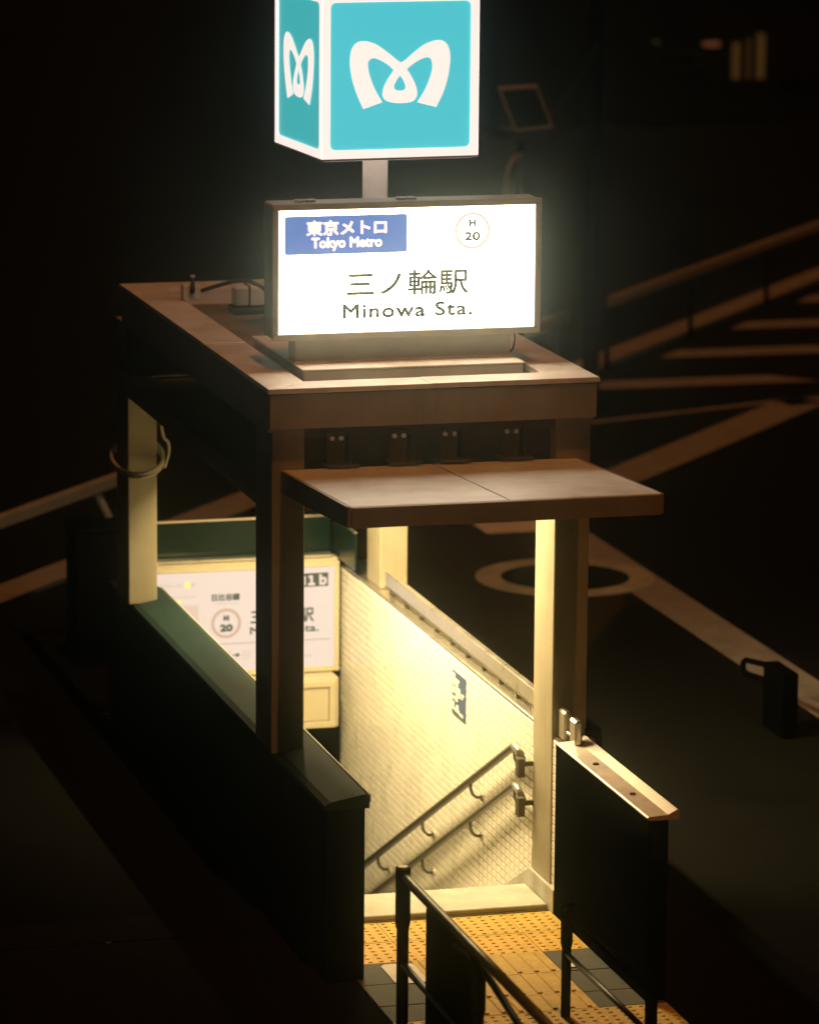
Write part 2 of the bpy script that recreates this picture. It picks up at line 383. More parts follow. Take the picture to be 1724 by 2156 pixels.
# ------------------------------------------------------------------ right stair wall with tiles
XR = 1.765
rw = thing('stairwell_wall', 'cream tiled stairwell wall on the right of the stairs with dark cladding in front', 'wall', (1.9, 0, 0))
part(MB().box(XR + 0.007, 2.0, -0.05, 5.3, -3.2, 1.075), 'wall_body', 'grout', rw)
part(MB().box(XR - 0.002, 2.01, 0.475, 5.3, 1.0755, 1.092, 0.004), 'wall_cap', 'steel', rw)
part(MB().box(XR - 0.02, 1.865, -1.84, -0.052, 0.0, 1.075, 0.008), 'cladding', 'black', rw)
# coping on the front stretch: broad sloping face and a raised lip on the road side
b = MB()
b.prism([(1.718, 0, 1.088), (1.74, 0, 1.078), (1.905, 0, 1.078), (1.905, 0, 1.128), (1.893, 0, 1.136), (1.838, 0, 1.108), (1.724, 0, 1.100), (1.718, 0, 1.096)], (0, 1.74, 0))
for v in b.bm.verts: v.co.y += -1.90
cp = part(b, 'coping', 'capr', rw)
for y in (-0.72, -1.42):
    part(MB().tube([(1.785, y, 1.104), (1.785, y, 1.112)], 0.018, 10), 'bolt', 'dark', cp)
# sloping concrete skirting under the tiles
b = MB()
b.prism([(XR + .006, -0.05, -0.02), (XR + .006, -0.05, 0.155), (XR + .006, 0.46, 0.155), (XR + .006, 5.29, 0.155 - 0.485 * 4.83), (XR + .006, 5.29, -3.1), (XR + .006, 3.0, -3.1)], (-0.03, 0, 0))
part(b, 'skirting', 'conc', rw)
# tiles
TY, TZ = 0.1, 0.0525
tm = MB()
tm.box(-0.004, 0.006, -TY / 2 + .0006, TY / 2 - .0006, -TZ / 2 + .0042, TZ / 2 - .0042)
es = [e for e in tm.bm.edges if all(v.co.x < 0 for v in e.verts)]
bmesh.ops.bevel(tm.bm, geom=es, offset=0.002, segments=1, affect='EDGES')
tmesh = tm.mesh('tile'); tmesh.materials.append(M['tile'])
spots = []
ny = 53
for i in range(ny):
    y = -0.0 + TY * i
    if 0.1 <= y <= 0.44: continue
    for k in range(64):
        z = 1.068 - TZ / 2 - TZ * k
        zs = 0.155 if y < 0.46 else 0.155 - 0.485 * (y - 0.46)
        if z + TZ / 2 < zs: break
        spots.append((y, z))
spots.sort(key=lambda s: s[0])
rnd = random.Random(3)
def tilt(): return rnd.uniform(-.006, .006), rnd.uniform(-.006, .006), rnd.uniform(-.0006, .0006)
for y, z in spots[:300]:
    o = link('tile', tmesh, rw); a, c, dx = tilt()
    o.location = (XR + dx, y, z); o.rotation_euler = (0, a, c)
proto = bmesh.new(); proto.from_mesh(tmesh)
pv = [v.co.copy() for v in proto.verts]; pf = [[v.index for v in f.verts] for f in proto.faces]; proto.free()
V, F = [], []
for y, z in spots[300:]:
    a, c, dx = tilt(); n0 = len(V)
    R = Matrix.Rotation(c, 3, 'Z') @ Matrix.Rotation(a, 3, 'Y'); L = Vector((XR + dx, y, z))
    V += [R @ v + L for v in pv]; F += [[i + n0 for i in f] for f in pf]
me = bpy.data.meshes.new('tile_field'); me.from_pydata([tuple(v) for v in V], [], F); me.materials.append(M['tile'])
link('tile_field', me, rw)['kind'] = 'stuff'

# ------------------------------------------------------------------ canopy
cn = thing('stair_canopy', 'flat beige steel canopy on four posts roofing the subway stairs', 'canopy', (1.0, 0.2, 0))
def post(x0, x1, y0, y1, z0, z1, label):
    p = part(MB().box(x0, x1, y0, y1, z0, z1, 0.006), 'post', 'paint', cn); p['label'] = label
    return p
post(0.03, 0.228, 0.08, 0.49, 1.07, 3.02, 'front left post standing on the left wall')
post(XR - 0.004, 1.976, 0.08, 0.474, 0.156, 3.02, 'front right post with its inner side brightly lit')
post(0.03, 0.228, 4.3, 4.7, 1.07, 2.63, 'rear left post with a cable looped round it')
prr = post(1.80, 1.997, 4.3, 4.66, 1.093, 2.63, 'bright rear right post')
part(MB().box(1.965, 2.06, 0.02, 0.34, 0.94, 1.12, 0.008), 'post_shoe', 'black', cn)
# fascia boards
part(MB().box(0.0, 1.985, 0.0, 0.06, 3.03, 3.238, 0.004), 'fascia', 'paint', cn)
part(MB().box(0.0, 0.06, 0.061, 4.29, 3.0, 3.238, 0.004), 'fascia', 'paint', cn)
part(MB().box(1.925, 1.985, 0.061, 4.29, 3.0, 3.238, 0.004), 'fascia', 'paint', cn)
part(MB().box(0.0, 1.985, 4.291, 4.35, 3.0, 3.238, 0.004), 'fascia', 'paint', cn)
part(MB().box(0.03, 0.12, 0.491, 4.299, 2.50, 2.63, 0.005), 'side_beam', 'paint', cn)
part(MB().box(1.90, 1.985, 0.475, 4.299, 2.50, 2.63, 0.005), 'side_beam', 'paint', cn)
part(MB().box(0.03, 1.985, 4.3, 4.70, 2.64, 2.999, 0.005), 'rear_beam', 'paint', cn)
part(MB().box(0.121, 1.899, 0.3, 4.299, 2.60, 2.62), 'ceiling_panel', 'paint', cn)
part(MB().box(0.229, 1.76, 0.20, 0.24, 2.50, 3.02, 0.004), 'header_panel', 'olive', cn)
part(MB().box(0.229, 1.76, 0.10, 0.199, 2.96, 3.02, 0.004), 'header_rail', 'olive', cn)
# coping pieces round the roof edge (mitred), a little dished inward
zo, zi, th = 3.272, 3.266, 0.03
def rim(pts, off):
    o = part(MB().prism([(x, y, (zi if inn else zo) + off) for x, y, inn in pts], (0, 0, -th), 0.003), 'roof_coping', 'rim', cn)
ax, ay, bx, by, rw_ = -0.012, -0.012, 2.0, 4.36, 0.275
g = 0.002
rim([(ax, ay, 0), (0.965, ay, 0), (0.965, ay + rw_, 1), (ax + rw_, ay + rw_, 1)], 0.0)
rim([(0.965 + g, ay, 0), (bx, ay, 0), (bx - rw_, ay + rw_, 1), (0.965 + g, ay + rw_, 1)], 0.002)
rim([(ax, ay + g, 0), (ax + rw_, ay + rw_ + g, 1), (ax + rw_, 1.75, 1), (ax, 1.75, 0)], 0.001)
rim([(ax, 1.75 + g, 0), (ax + rw_, 1.75 + g, 1), (ax + rw_, by - rw_, 1), (ax, by - g, 0)], 0.003)
rim([(bx, ay + g, 0), (bx, 2.1, 0), (bx - rw_, 2.1, 1), (bx - rw_, ay + rw_ + g, 1)], 0.0)
rim([(bx, 2.1 + g, 0), (bx, by - g, 0), (bx - rw_, by - rw_, 1), (bx - rw_, 2.1 + g, 1)], 0.002)
rim([(ax, by, 0), (ax + rw_ + .001, by - rw_, 1), (bx - rw_ - .001, by - rw_, 1), (bx, by, 0)], 0.001)
part(MB().box(0.061, 1.924, 0.061, 4.29, 3.12, 3.16), 'roof_deck', 'deck', cn)
b = MB()
b.box(0.262, 0.268, 0.27, 4.08, 3.16, 3.236); b.box(1.722, 1.728, 0.27, 4.08, 3.16, 3.236); b.box(0.27, 1.72, 4.08, 4.086, 3.16, 3.236); b.box(0.27, 1.72, 0.255, 0.261, 3.16, 3.236)
part(b, 'gutter_edge', 'rim', cn)
# upstand box that carries the sign
up = part(MB().box(0.304, 1.655, 0.42, 1.73, 3.161, 3.30, 0.008), 'upstand', 'frame', cn)
part(MB().box(0.296, 1.663, 0.412, 1.738, 3.3005, 3.309, 0.003), 'upstand_lid', 'rim', cn)
# awning
def zaw(y): return 2.772 + (0.1 - y) * 0.0545
aw = part(MB().prism([(0.105, 0.1, zaw(.1) - .02), (1.89, 0.1, zaw(.1) - .02), (1.89, -1.5, zaw(-1.5) - .02), (0.105, -1.5, zaw(-1.5) - .02)], (0, 0, -0.012)), 'awning', 'paint', cn)
for x0, x1 in ((0.107, 1.008), (1.020, 1.888)):
    part(MB().prism([(x0, 0.1, zaw(.1)), (x1, 0.1, zaw(.1)), (x1, -1.498, zaw(-1.498)), (x0, -1.498, zaw(-1.498))], (0, 0, -0.019), 0.002), 'awning_panel', 'awning', aw)
zf = zaw(-1.5) - .003
part(MB().prism([(0.107, -1.502, zf), (1.89, -1.502, zf), (1.89, -1.502, zf - .115), (0.107, -1.502, zf - .115)], (0, -0.02, 0), 0.003), 'awning_fascia', 'paint', aw)
for x in (0.085, 1.892):
    part(MB().prism([(x, 0.1, zaw(.1)), (x, -1.5, zaw(-1.5) - .001), (x, -1.5, zaw(-1.5) - .119), (x, 0.1, zaw(.1) - .135)], (0.02, 0, 0), 0.002), 'awning_side', 'paint', aw)
# brackets: two plates with bolts and a foot
for xa in (0.36, 0.737, 1.045, 1.424):
    b = MB()
    b.prism([(xa, 0.075, 2.99), (xa + .115, 0.075, 2.99), (xa + .10, 0.075, 2.80), (xa + .005, 0.075, 2.80)], (0, 0.02, 0), 0.002)
    br = part(b, 'awning_bracket', 'olive', cn)
    part(MB().prism([(xa + .135, 0.09, 2.99), (xa + .135, 0.19, 2.99), (xa + .135, 0.19, 2.80), (xa + .135, 0.06, 2.80)], (0.012, 0, 0), 0.002), 'rib', 'olive', br)
    part(MB().box(xa - .005, xa + .19, 0.03, 0.19, 2.785, 2.797, 0.002), 'foot_plate', 'olive', br)
    for bx_ in (xa + .03, xa + .085):
        part(MB().tube([(bx_, 0.058, 2.955), (bx_, 0.076, 2.955)], 0.014, 8), 'bolt', 'steel', br)

# strip lights under the ceiling, washing the tiled wall
for i, (y, en) in enumerate(((0.95, 92.0), (2.15, 92.0), (3.35, 170.0))):
    zs_ = 2.36 if i < 2 else 2.46  # left skirt added to block spill onto the ground, deeper on two lights
    t = thing('strip_light', ['strip light under the canopy ceiling nearest the awning', 'middle strip light under the canopy ceiling', 'strip light under the canopy ceiling nearest the rear posts'][i], 'lamp', (1.0, y, 2.6), 'strip lights under the canopy ceiling')
    part(MB().prism([(0.86, y - .5, 2.599), (1.10, y - .5, 2.599), (1.10, y - .5, 2.575), (0.90, y - .5, 2.545), (0.885, y - .5, zs_), (0.86, y - .5, zs_)], (0, 1.0, 0), 0.002), 'housing', 'paint', t)
    part(MB().prism([(0.905, y - .48, 2.544), (1.09, y - .48, 2.571), (1.091, y - .48, 2.562), (0.906, y - .48, 2.535)], (0, 0.96, 0)), 'diffuser', 'tube', t)
    al = bpy.data.lights.new('strip_lamp', 'AREA'); al.shape = 'RECTANGLE'; al.size = 0.94; al.size_y = 0.07; al.energy = en; al.color = (1.0, 0.765, 0.38)
    lo = bpy.data.objects.new('strip_lamp', al); COL.objects.link(lo)
    dirv = Vector((0.5, 0, -0.866))
    lo.matrix_world = Matrix.Translation((0.955, y, 2.530)) @ (Matrix((Vector((0, 1, 0)), (-dirv).cross(Vector((0, 1, 0))), -dirv)).transposed().to_4x4())
    lo.parent = t; lo.matrix_parent_inverse = world_of(t).inverted()

# ------------------------------------------------------------------ stainless rail along the right wall top
rl = thing('wall_rail', 'bright stainless rail band along the top of the tiled wall', 'railing', (1.83, 0.5, 1.09))
part(MB().prism([(1.800, 0, 1.150), (1.845, 0, 1.150), (1.845, 0, 1.238), (1.832, 0, 1.252), (1.800, 0, 1.244)], (0, 3.68, 0), 0.003), 'rail_band', 'steel', rl)
for o in rl.children: pass
for v in rl.children[0].data.vertices: v.co.y += 0.478
part(MB().box(1.870, 1.876, 0.48, 4.2, 1.0925, 1.15), 'back_strip', 'whiteplate', rl)
part(MB().box(1.796, 1.80, 0.48, 4.16, 1.138, 1.1498), 'shadow_bead', 'steel_d', rl)
for i in range(10):
    part(MB().box(1.806, 1.84, 0.62 + .38 * i, 0.65 + .38 * i, 1.0922, 1.1498, 0.003), 'bracket', 'steel_d', rl)
for y0, y1, z1 in ((-0.075, 0.055, 1.26), (-0.29, -0.17, 1.255)):
    part(MB().box(1.792, 1.84, y0, y1, 1.0757 if y0 > -.1 else 1.10, z1, 0.012), 'end_fin', 'steel', rl)
part(MB().box(1.80, 1.835, -0.17, -0.076, 1.13, 1.15, 0.003), 'end_bar', 'steel', rl)

# ------------------------------------------------------------------ handrails on the tiled wall
XH = 1.692
def handrail(y0, z0, y1, z1, label, r, brk):
    t = thing('handrail', label, 'handrail', (XH, y0, z0), 'handrails along the tiled stair wall')
    part(MB().tube([(XH, y1, z1), (XH, y0 + .03, z0 - .012), (XH, y0, z0), (XH, y0 - .05, z0 - .004), (XH, y0 - .125, z0 - .022)], r, 14), 'rail', 'steel_d', t)
    part(MB().tube([(XH, y0 - .005, z0 + .001), (XH, y0 - .05, z0 - .002), (XH, y0 - .127, z0 - .020)], r * 1.06, 14), 'end_sleeve', 'steel', t)
    part(MB().box(XH - .035, XH + .01, y0 - .20, y0 - .135, z0 - .15, z0 - .03, 0.004), 'end_plate', 'steel_d', t)
    part(MB().box(XH + .0105, XR - .0045, y0 - .18, y0 - .15, z0 - .085, z0 - .055, 0.003), 'end_arm', 'steel_d', t)
    for yb in brk:
        zb = z0 + (z1 - z0) * (yb - y0) / (y1 - y0)
        bk = part(MB().tube([(XH, yb, zb - r * .8), (XH, yb - .005, zb - .055), (XH + .01, yb - .02, zb - .085), (XH + .03, yb - .035, zb - .10), (XR - .006, yb - .04, zb - .102)], 0.011, 8), 'bracket', 'steel_d', t)
        part(MB().tube([(XR - .012, yb - .04, zb - .102), (XR - .0045, yb - .04, zb - .102)], 0.028, 12), 'wall_flange', 'steel', bk)
    part(MB().tube([(XH, y0 - .0, z0 - .03), (XH + .0, y0 - .005, z0 - .075), (XH + .01, y0 - .03, z0 - .105), (XH + .03, y0 - .07, z0 - .105), (XH + .04, y0 - .10, z0 - .075), (XH + .02, y0 - .10, z0 - .03)], 0.011, 8), 'loop_bracket', 'steel_d', t)
handrail(0.63, 0.885, 5.2, -1.32, 'upper handrail on the tiled stair wall', 0.025, (1.60, 2.75, 3.9))
handrail(0.62, 0.640, 5.2, -1.59, 'lower handrail on the tiled stair wall', 0.021, (1.60, 2.75, 3.9))

# blue notice on tiles
nt_ = thing('wall_notice', 'narrow upright blue and white notice on the tiled wall', 'notice', (XR - .006, 2.12, 0.85))
part(MB().box(XR - .010, XR - .0035, 1.965, 2.28, 0.70, 0.99), 'plate', 'blueplate', nt_)
b = MB()
xq = XR - .0125
for (ya, yb, za, zb) in ((2.20, 2.265, .955, .975), (2.10, 2.265, .935, .948), (2.13, 2.265, .90, .928), (2.20, 2.265, .845, .885), (2.08, 2.18, .835, .895), (1.99, 2.06, .862, .875), (2.02, 2.05, .84, .86), (2.20, 2.265, .805, .822), (2.14, 2.19, .80, .83), (2.22, 2.268, .735, .785), (2.10, 2.21, .730, .752), (2.12, 2.17, .752, .778), (2.01, 2.09, .722, .74)):
    b.box(xq, xq + .0018, ya, yb, za, zb)
part(b, 'print', 'whiteplate', nt_)

# ------------------------------------------------------------------ rear sign, locker, glass barrier
rs = thing('exit_sign', 'wide backlit station sign hanging across the rear of the stairs', 'sign', (1.04, 5.3, 0.3))
ZS = 3.27
part(MB().box(0.30, 1.735, 5.215, 5.32, -2.958 + ZS, -2.13 + ZS, 0.006), 'housing', 'beige', rs)
part(MB().frame(0.30, 1.737, -2.957 + ZS, -2.156 + ZS, 5.19, 5.2145, 0.037), 'frame', 'beige', rs)
lp = part(MB().box(0.337, 1.70, 5.2005, 5.2142, -2.920 + ZS, -2.193 + ZS), 'lit_panel', 'white_in', rs)
part(MB().box(0.30, 1.69, 5.20, 5.30, -2.129 + ZS, -2.105 + ZS, 0.004), 'top_bar', 'steel', rs)
yl = 5.199
def rt(body, x0, x1, z0, z1, m='ink_in', bold=0.0, sp=1.0): return text(body, x0, x1, z0 + ZS, z1 + ZS, yl, m, lp, bold, sp)
rt('日比谷線', 0.808, 1.012, -2.408, -2.355, bold=.0022)
rt('Hibiya Line', 0.835, 0.995, -2.438, -2.418, 'ink_pale')
part(MB().ring((0.912, -2.572 + ZS), 0.087, 0.108, 5.2003, yl), 'line_ring', 'ring_in', lp)
rt('H', 0.893, 0.933, -2.555, -2.513, bold=.005)
rt('20', 0.866, 0.960, -2.633, -2.578, bold=.005)
rt('三ノ輪駅', 1.088, 1.552, -2.590, -2.482, bold=.0025)
rt('Minowa Sta.', 1.085, 1.586, -2.662, -2.608, bold=.0022, sp=1.05)
part(MB().box(0.40, 1.672, yl, 5.2003, -2.726 + ZS, -2.718 + ZS), 'rule', 'ink_pale', lp)
rt('→', 0.962, 1.012, -2.822, -2.790, bold=.003)
for cx in (0.925, 1.062):
    part(MB().ring((cx, -2.808 + ZS), 0.024, 0.034, 5.2003, yl), 'line_ring', 'map_in', lp)
rt('H21', 1.045, 1.079, -2.818, -2.798, 'ink_pale')
rt('Naka-meguro', 1.24, 1.536, -2.850, -2.822, 'ink_pale')
part(MB().box(1.30, 1.655, yl, 5.2003, -2.336 + ZS, -2.238 + ZS), 'exit_plate', 'ink_in', lp)
text('出口', 1.315, 1.49, -2.325 + ZS, -2.250 + ZS, yl - .002, 'white_in', lp, .003)
text('１ｂ', 1.505, 1.645, -2.328 + ZS, -2.246 + ZS, yl - .002, 'white_in', lp, .006)
rt('この出入口は', 0.43, 0.60, -2.295, -2.268, 'ink_pale'); rt('番', 0.66, 0.69, -2.295, -2.268, 'ink_pale')
part(MB().box(0.618, 0.648, yl, 5.2003, -2.300 + ZS, -2.262 + ZS), 'yellow_mark', 'yellow_in', lp)
rt('Exit for Meiji-dori', 0.52, 0.70, -2.378, -2.358, 'ink_pale')
part(MB().box(0.565, 0.585, yl, 5.2003, -2.408 + ZS, -2.388 + ZS), 'yellow_mark', 'yellow_in', lp)
part(MB().box(0.43, 0.712, yl, 5.2003, -2.66 + ZS, -2.43 + ZS), 'map_film', 'map_in', lp)

lk = thing('locker', 'beige metal cabinet with a small door below the rear station sign', 'cabinet', (1.3, 5.15, -0.05))
part(MB().box(0.9, 1.69, 5.02, 5.32, -0.054, 0.305, 0.004), 'body', 'beige', lk)
part(MB().frame(0.9, 1.662, -0.05, 0.29, 4.985, 5.0195, 0.045), 'frame', 'beige', lk)
dr = part(MB().box(1.13, 1.613, 5.0, 5.0193, 0.0, 0.24, 0.003), 'door', 'beige', lk)
part(MB().tube([(1.335, 4.999, 0.04), (1.335, 4.98, 0.05), (1.335, 4.98, 0.16), (1.335, 4.999, 0.17)], 0.006, 8), 'handle', 'steel', dr)

# lintel over the passage mouth behind the sign
tag(MB().box(0.319, 1.76, 5.325, 5.55, -0.118, 1.14, 0.004).build('lintel', 'wall'), None, None, None, 'structure')

gb = thing('glass_barrier', 'dark green tinted glass barrier above the rear station sign', 'barrier', (1.0, 5.4, 1.15))
part(MB().box(0.25, 1.70, 5.33, 5.345, 1.145, 1.41), 'pane', 'glass', gb)['label'] = 'wide pane behind the sign'
part(MB().box(1.715, 1.73, 4.68, 5.345, 1.145, 1.41), 'pane', 'glass', gb)['label'] = 'short pane returning along the right wall'
part(MB().box(0.25, 1.71, 5.325, 5.35, 1.411, 1.428, 0.003), 'top_rail', 'steel', gb)
part(MB().box(1.712, 1.733, 4.68, 5.35, 1.411, 1.424, 0.003), 'top_rail', 'steel', gb)

# ------------------------------------------------------------------ station name sign on the roof
ss = thing('station_sign', 'backlit white station name sign in grey housing on the canopy roof', 'sign', (1.0, 0.75, 3.31))
SY = 0.627
part(MB().box(0.165, 1.812, SY + .012, SY + .23, 3.455, 4.262, 0.01), 'housing', 'frame', ss)
part(MB().frame(0.160, 1.817, 3.450, 4.267, SY - .012, SY + .0115, 0.040, 0.004), 'frame', 'frame', ss)
sp = part(MB().box(0.2002, 1.7768, SY, SY + .0113, 3.4902, 4.2268), 'lit_panel', 'white_on', ss)
part(MB().box(0.310, 1.64, 0.668, 0.83, 3.3095, 3.449, 0.004), 'plinth', 'frame', ss)
part(MB().box(0.30, 1.65, 0.655, 0.845, 3.3092, 3.318, 0.003), 'foot_flange', 'rim', ss)
for x in (0.36, 0.42, 0.98, 1.04):
    part(MB().tube([(x, 0.75, 4.2625), (x, 0.75, 4.276)], 0.035, 12), 'lifting_boss', 'frame', ss)
y1 = SY - .0025
b = MB(); x0, x1, z0, z1, r = 0.237, 0.985, 3.962, 4.192, 0.012
pts = []
for cx, cz, a0 in ((x1 - r, z1 - r, 0), (x0 + r, z1 - r, 90), (x0 + r, z0 + r, 180), (x1 - r, z0 + r, 270)):
    for a in (0, 30, 60, 90):
        t_ = math.radians(a0 + a); pts.append((cx + r * math.cos(t_), y1, cz + r * math.sin(t_)))
part(b.prism(pts, (0, 0.002, 0)), 'blue_plate', 'blue_on', sp)
text('東京メトロ', 0.366, 0.860, 4.072, 4.166, y1 - .002, 'white_cube', sp, .0042)
text('Tokyo Metro', 0.396, 0.832, 3.980, 4.064, y1 - .002, 'white_cube', sp, .0042)
part(MB().ring((1.388, 4.079), 0.094, 0.111, SY - .0005, y1), 'line_ring', 'ring_on', sp)
text('H', 1.366, 1.409, 4.102, 4.150, y1, 'ink', sp, .0042)
text('20', 1.338, 1.438, 4.018, 4.074, y1, 'ink', sp, .0042)
text('三ノ輪駅', 0.613, 1.368, 3.700, 3.856, y1, 'ink', sp, .0036)
text('Minowa Sta.', 0.590, 1.393, 3.570, 3.660, y1, 'ink', sp, .0042, 1.12)

# ------------------------------------------------------------------ cyan cube sign on its pole
cs = thing('cube_sign', 'lit cyan cube sign with white looped emblem on an ivory pole above the canopy', 'sign', (1.145, 2.0, 3.16))
part(MB().tube([(0, 0, 0), (0, 0, 1.27)], 0.079, 28), 'pole', 'pole', None)
pl = COL.objects['pole']; pl.parent = cs
part(MB().tube([(0, 0, 0.0), (0, 0, 0.03)], 0.16, 24), 'base_flange', 'frame', None)
fl = COL.objects['base_flange']; fl.parent = cs
A, ZB = 0.505, 1.263
def cpart(b, name, m, par=None):
    o = b.build(name, m, None); o.parent = par or cs; return o
cb = cpart(MB().box(-A + .012, A - .012, -A + .012, A - .012, ZB + .006, ZB + 2 * A - .006), 'box_core', 'white_cube')
cpart(MB().box(-A, A, -A, A, ZB - .012, ZB + .005, 0.003), 'bottom_tray', 'frame')
cpart(MB().box(-A + .03, A - .03, -A + .03, A - .03, ZB - .016, ZB - .0125), 'bottom_diffuser', 'white_cube')
cpart(MB().box(-A, A, -A, A, ZB + 2 * A - .005, ZB + 2 * A + .012, 0.003), 'top_tray', 'frame')
# logo outline (front view, panel units: x right, y up; unit = panel width)
E0 = [(512, 750), 710.0]
def lg(u, v): return ((u - 512) / 710.0 - 0.5, -((v + 0.0286 * (u - 512)) - 385.0) / 730.0)
outer = [('c', 680, 542), ('c', 775, 508), (738, 445), (712, 380), (702, 330), (706, 305), (726, 291), (756, 297), (800, 321), ('c', 833, 350),
         (806, 388), (784, 430), (776, 465), (784, 490), (808, 505), (862, 512), (918, 506), (942, 490), (951, 460), (940, 418), (918, 375), ('c', 897, 344),
         (940, 310), (984, 288), (1010, 286), (1024, 303), (1026, 345), (1010, 400), (985, 455), ('c', 952, 508), ('c', 1048, 530), (1085, 452), (1108, 370),
         (1117, 290), (1110, 240), (1090, 210), (1060, 200), (1025, 206), (980, 226), (930, 264), (893, 297), ('c', 866, 313), (838, 292), (790, 255), (740, 223),
         (690, 209), (655, 213), (630, 232), (615, 270), (613, 330), (625, 400), (648, 470)]
hole = [('c', 864, 374), (846, 400), (834, 428), (840, 446), (863, 451), (887, 446), (892, 428), (882, 400)]
def smooth(pts, n=6):
    P = [(p[1], p[2], True) if p[0] == 'c' else (p[0], p[1], False) for p in pts]
    out = []; N = len(P)
    for i in range(N):
        p0, p1, p2, p3 = P[i - 1], P[i], P[(i + 1) % N], P[(i + 2) % N]
        m1 = ((p2[0] - p0[0]) / 2, (p2[1] - p0[1]) / 2) if not p1[2] else (p2[0] - p1[0], p2[1] - p1[1])
        m2 = ((p3[0] - p1[0]) / 2, (p3[1] - p1[1]) / 2) if not p2[2] else (p2[0] - p1[0], p2[1] - p1[1])
        if p1[2] and p2[2]: out.append((p1[0], p1[1])); continue
        for k in range(n):
            t = k / n; h00 = 2 * t**3 - 3 * t * t + 1; h10 = t**3 - 2 * t * t + t; h01 = -2 * t**3 + 3 * t * t; h11 = t**3 - t * t
            out.append((h00 * p1[0] + h10 * m1[0] + h01 * p2[0] + h11 * m2[0], h00 * p1[1] + h10 * m1[1] + h01 * p2[1] + h11 * m2[1]))
    return [lg(*q) for q in out]
def fill(loops):
    c = bpy.data.curves.new('shape', 'CURVE'); c.dimensions = '2D'; c.fill_mode = 'BOTH'
    for L in loops:
        s = c.splines.new('POLY'); s.points.add(len(L) - 1); s.use_cyclic_u = True
        for p, q in zip(s.points, L): p.co = (q[0], q[1], 0, 1)
    o = bpy.data.objects.new('shape', c); COL.objects.link(o)
    me = bpy.data.meshes.new_from_object(o.evaluated_get(bpy.context.evaluated_depsgraph_get())); bpy.data.objects.remove(o)
    return me
logo = fill([smooth(outer), smooth(hole)])
def rounded(hw, hh, r):
    L = []
    for cx, cz, a0 in ((hw - r, hh - r, 0), (-hw + r, hh - r, 90), (-hw + r, -hh + r, 180), (hw - r, -hh + r, 270)):
        for k in range(7):
            t_ = math.radians(a0 + 15 * k); L.append((cx + r * math.cos(t_), cz + r * math.sin(t_)))
    return L
PW = 0.4515
frame_me = fill([[(-A, -A), (A, -A), (A, A), (-A, A)], rounded(PW, PW, 0.035)])
panel_me = fill([rounded(PW + .004, PW + .004, 0.035)])
def face_mesh(src, sc, ang, dist, name, m):
    me = src.copy(); me.name = name; me.materials.clear(); me.materials.append(M[m])
    R = Matrix.Rotation(ang, 4, 'Z')
    for v in me.vertices:
        v.co = R @ Vector((v.co.x * sc, -dist, v.co.y * sc)) + Vector((0, 0, ZB + A))
    return me
for k in range(4):
    ang = -PI / 2 * k
    cf = link('face_frame', face_mesh(frame_me, 1.0 - .004, ang, A, 'face_frame', 'white_cube'), None); cf.parent = cs
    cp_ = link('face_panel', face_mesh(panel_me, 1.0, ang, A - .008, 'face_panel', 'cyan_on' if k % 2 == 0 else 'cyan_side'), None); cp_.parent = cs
    e = link('emblem', face_mesh(logo, 0.905, ang, A - .004, 'emblem', 'white_cube'), None); e.parent = cp_
cs.rotation_euler = (0, 0, math.radians(3.1))

# ------------------------------------------------------------------ small things on the roof
jb = thing('junction_box', 'small pale junction box with a stub aerial on the left roof edge', 'box', (0.30, 3.55, 3.28))
part(MB().box(0.245, 0.355, 3.50, 3.60, 3.275, 3.375, 0.006), 'box', 'whiteplate', jb)
part(MB().tube([(0.30, 3.49, 3.33), (0.30, 3.475, 3.36), (0.30, 3.475, 3.43)], [0.018, 0.016, 0.012], 10), 'aerial', 'dark', jb)
part(MB().tube([(0.30, 3.475, 3.431), (0.30, 3.475, 3.447)], 0.015, 10), 'tip', 'whiteplate', jb)
eb = thing('ballast_box', 'beige electrical box with black straps on the rear of the roof deck', 'box', (0.70, 3.6, 3.16))
part(MB().box(0.605, 0.80, 3.55, 3.68, 3.215, 3.345, 0.012), 'body', 'whiteplate', eb)
part(MB().box(0.59, 0.83, 3.53, 3.70, 3.161, 3.214, 0.003), 'stand', 'dark', eb)
part(MB().box(0.692, 0.705, 3.54, 3.69, 3.2142, 3.352), 'strap', 'dark', eb)
def cable(pts, r, m, name, label, n=8):
    # smooth the path
    P = [Vector(p) for p in pts]
    for _ in range(3):
        Q = [P[0]]
        for a, c in zip(P, P[1:]): Q += [a * .75 + c * .25, a * .25 + c * .75]
        Q.append(P[-1]); P = Q
    return tag(MB().tube(P, r, n).build(name, m), label, 'cable')
cable([(0.42, 3.75, 3.30), (0.52, 3.6, 3.36), (0.62, 3.50, 3.40), (0.72, 3.42, 3.39), (0.80, 3.25, 3.31), (0.90, 3.0, 3.24), (0.98, 2.6, 3.18)], 0.014, 'cable_d', 'roof_cable', 'thick dark cable arching over the beige electrical box on the roof')
cable([(0.79, 3.45, 3.26), (0.76, 3.36, 3.24), (0.79, 3.28, 3.19), (0.70, 3.0, 3.17), (0.62, 2.7, 3.168), (0.50, 2.4, 3.168)], 0.009, 'cable_d', 'roof_cable', 'thin dark wire lying across the roof deck')
cable([(1.70, 0.80, 3.46), (1.712, 0.79, 3.40), (1.70, 0.78, 3.34), (1.672, 0.75, 3.318), (1.64, 0.72, 3.322)], 0.006, 'cable_d', 'sign_wire', 'short wire dropping from the right end of the roof sign')

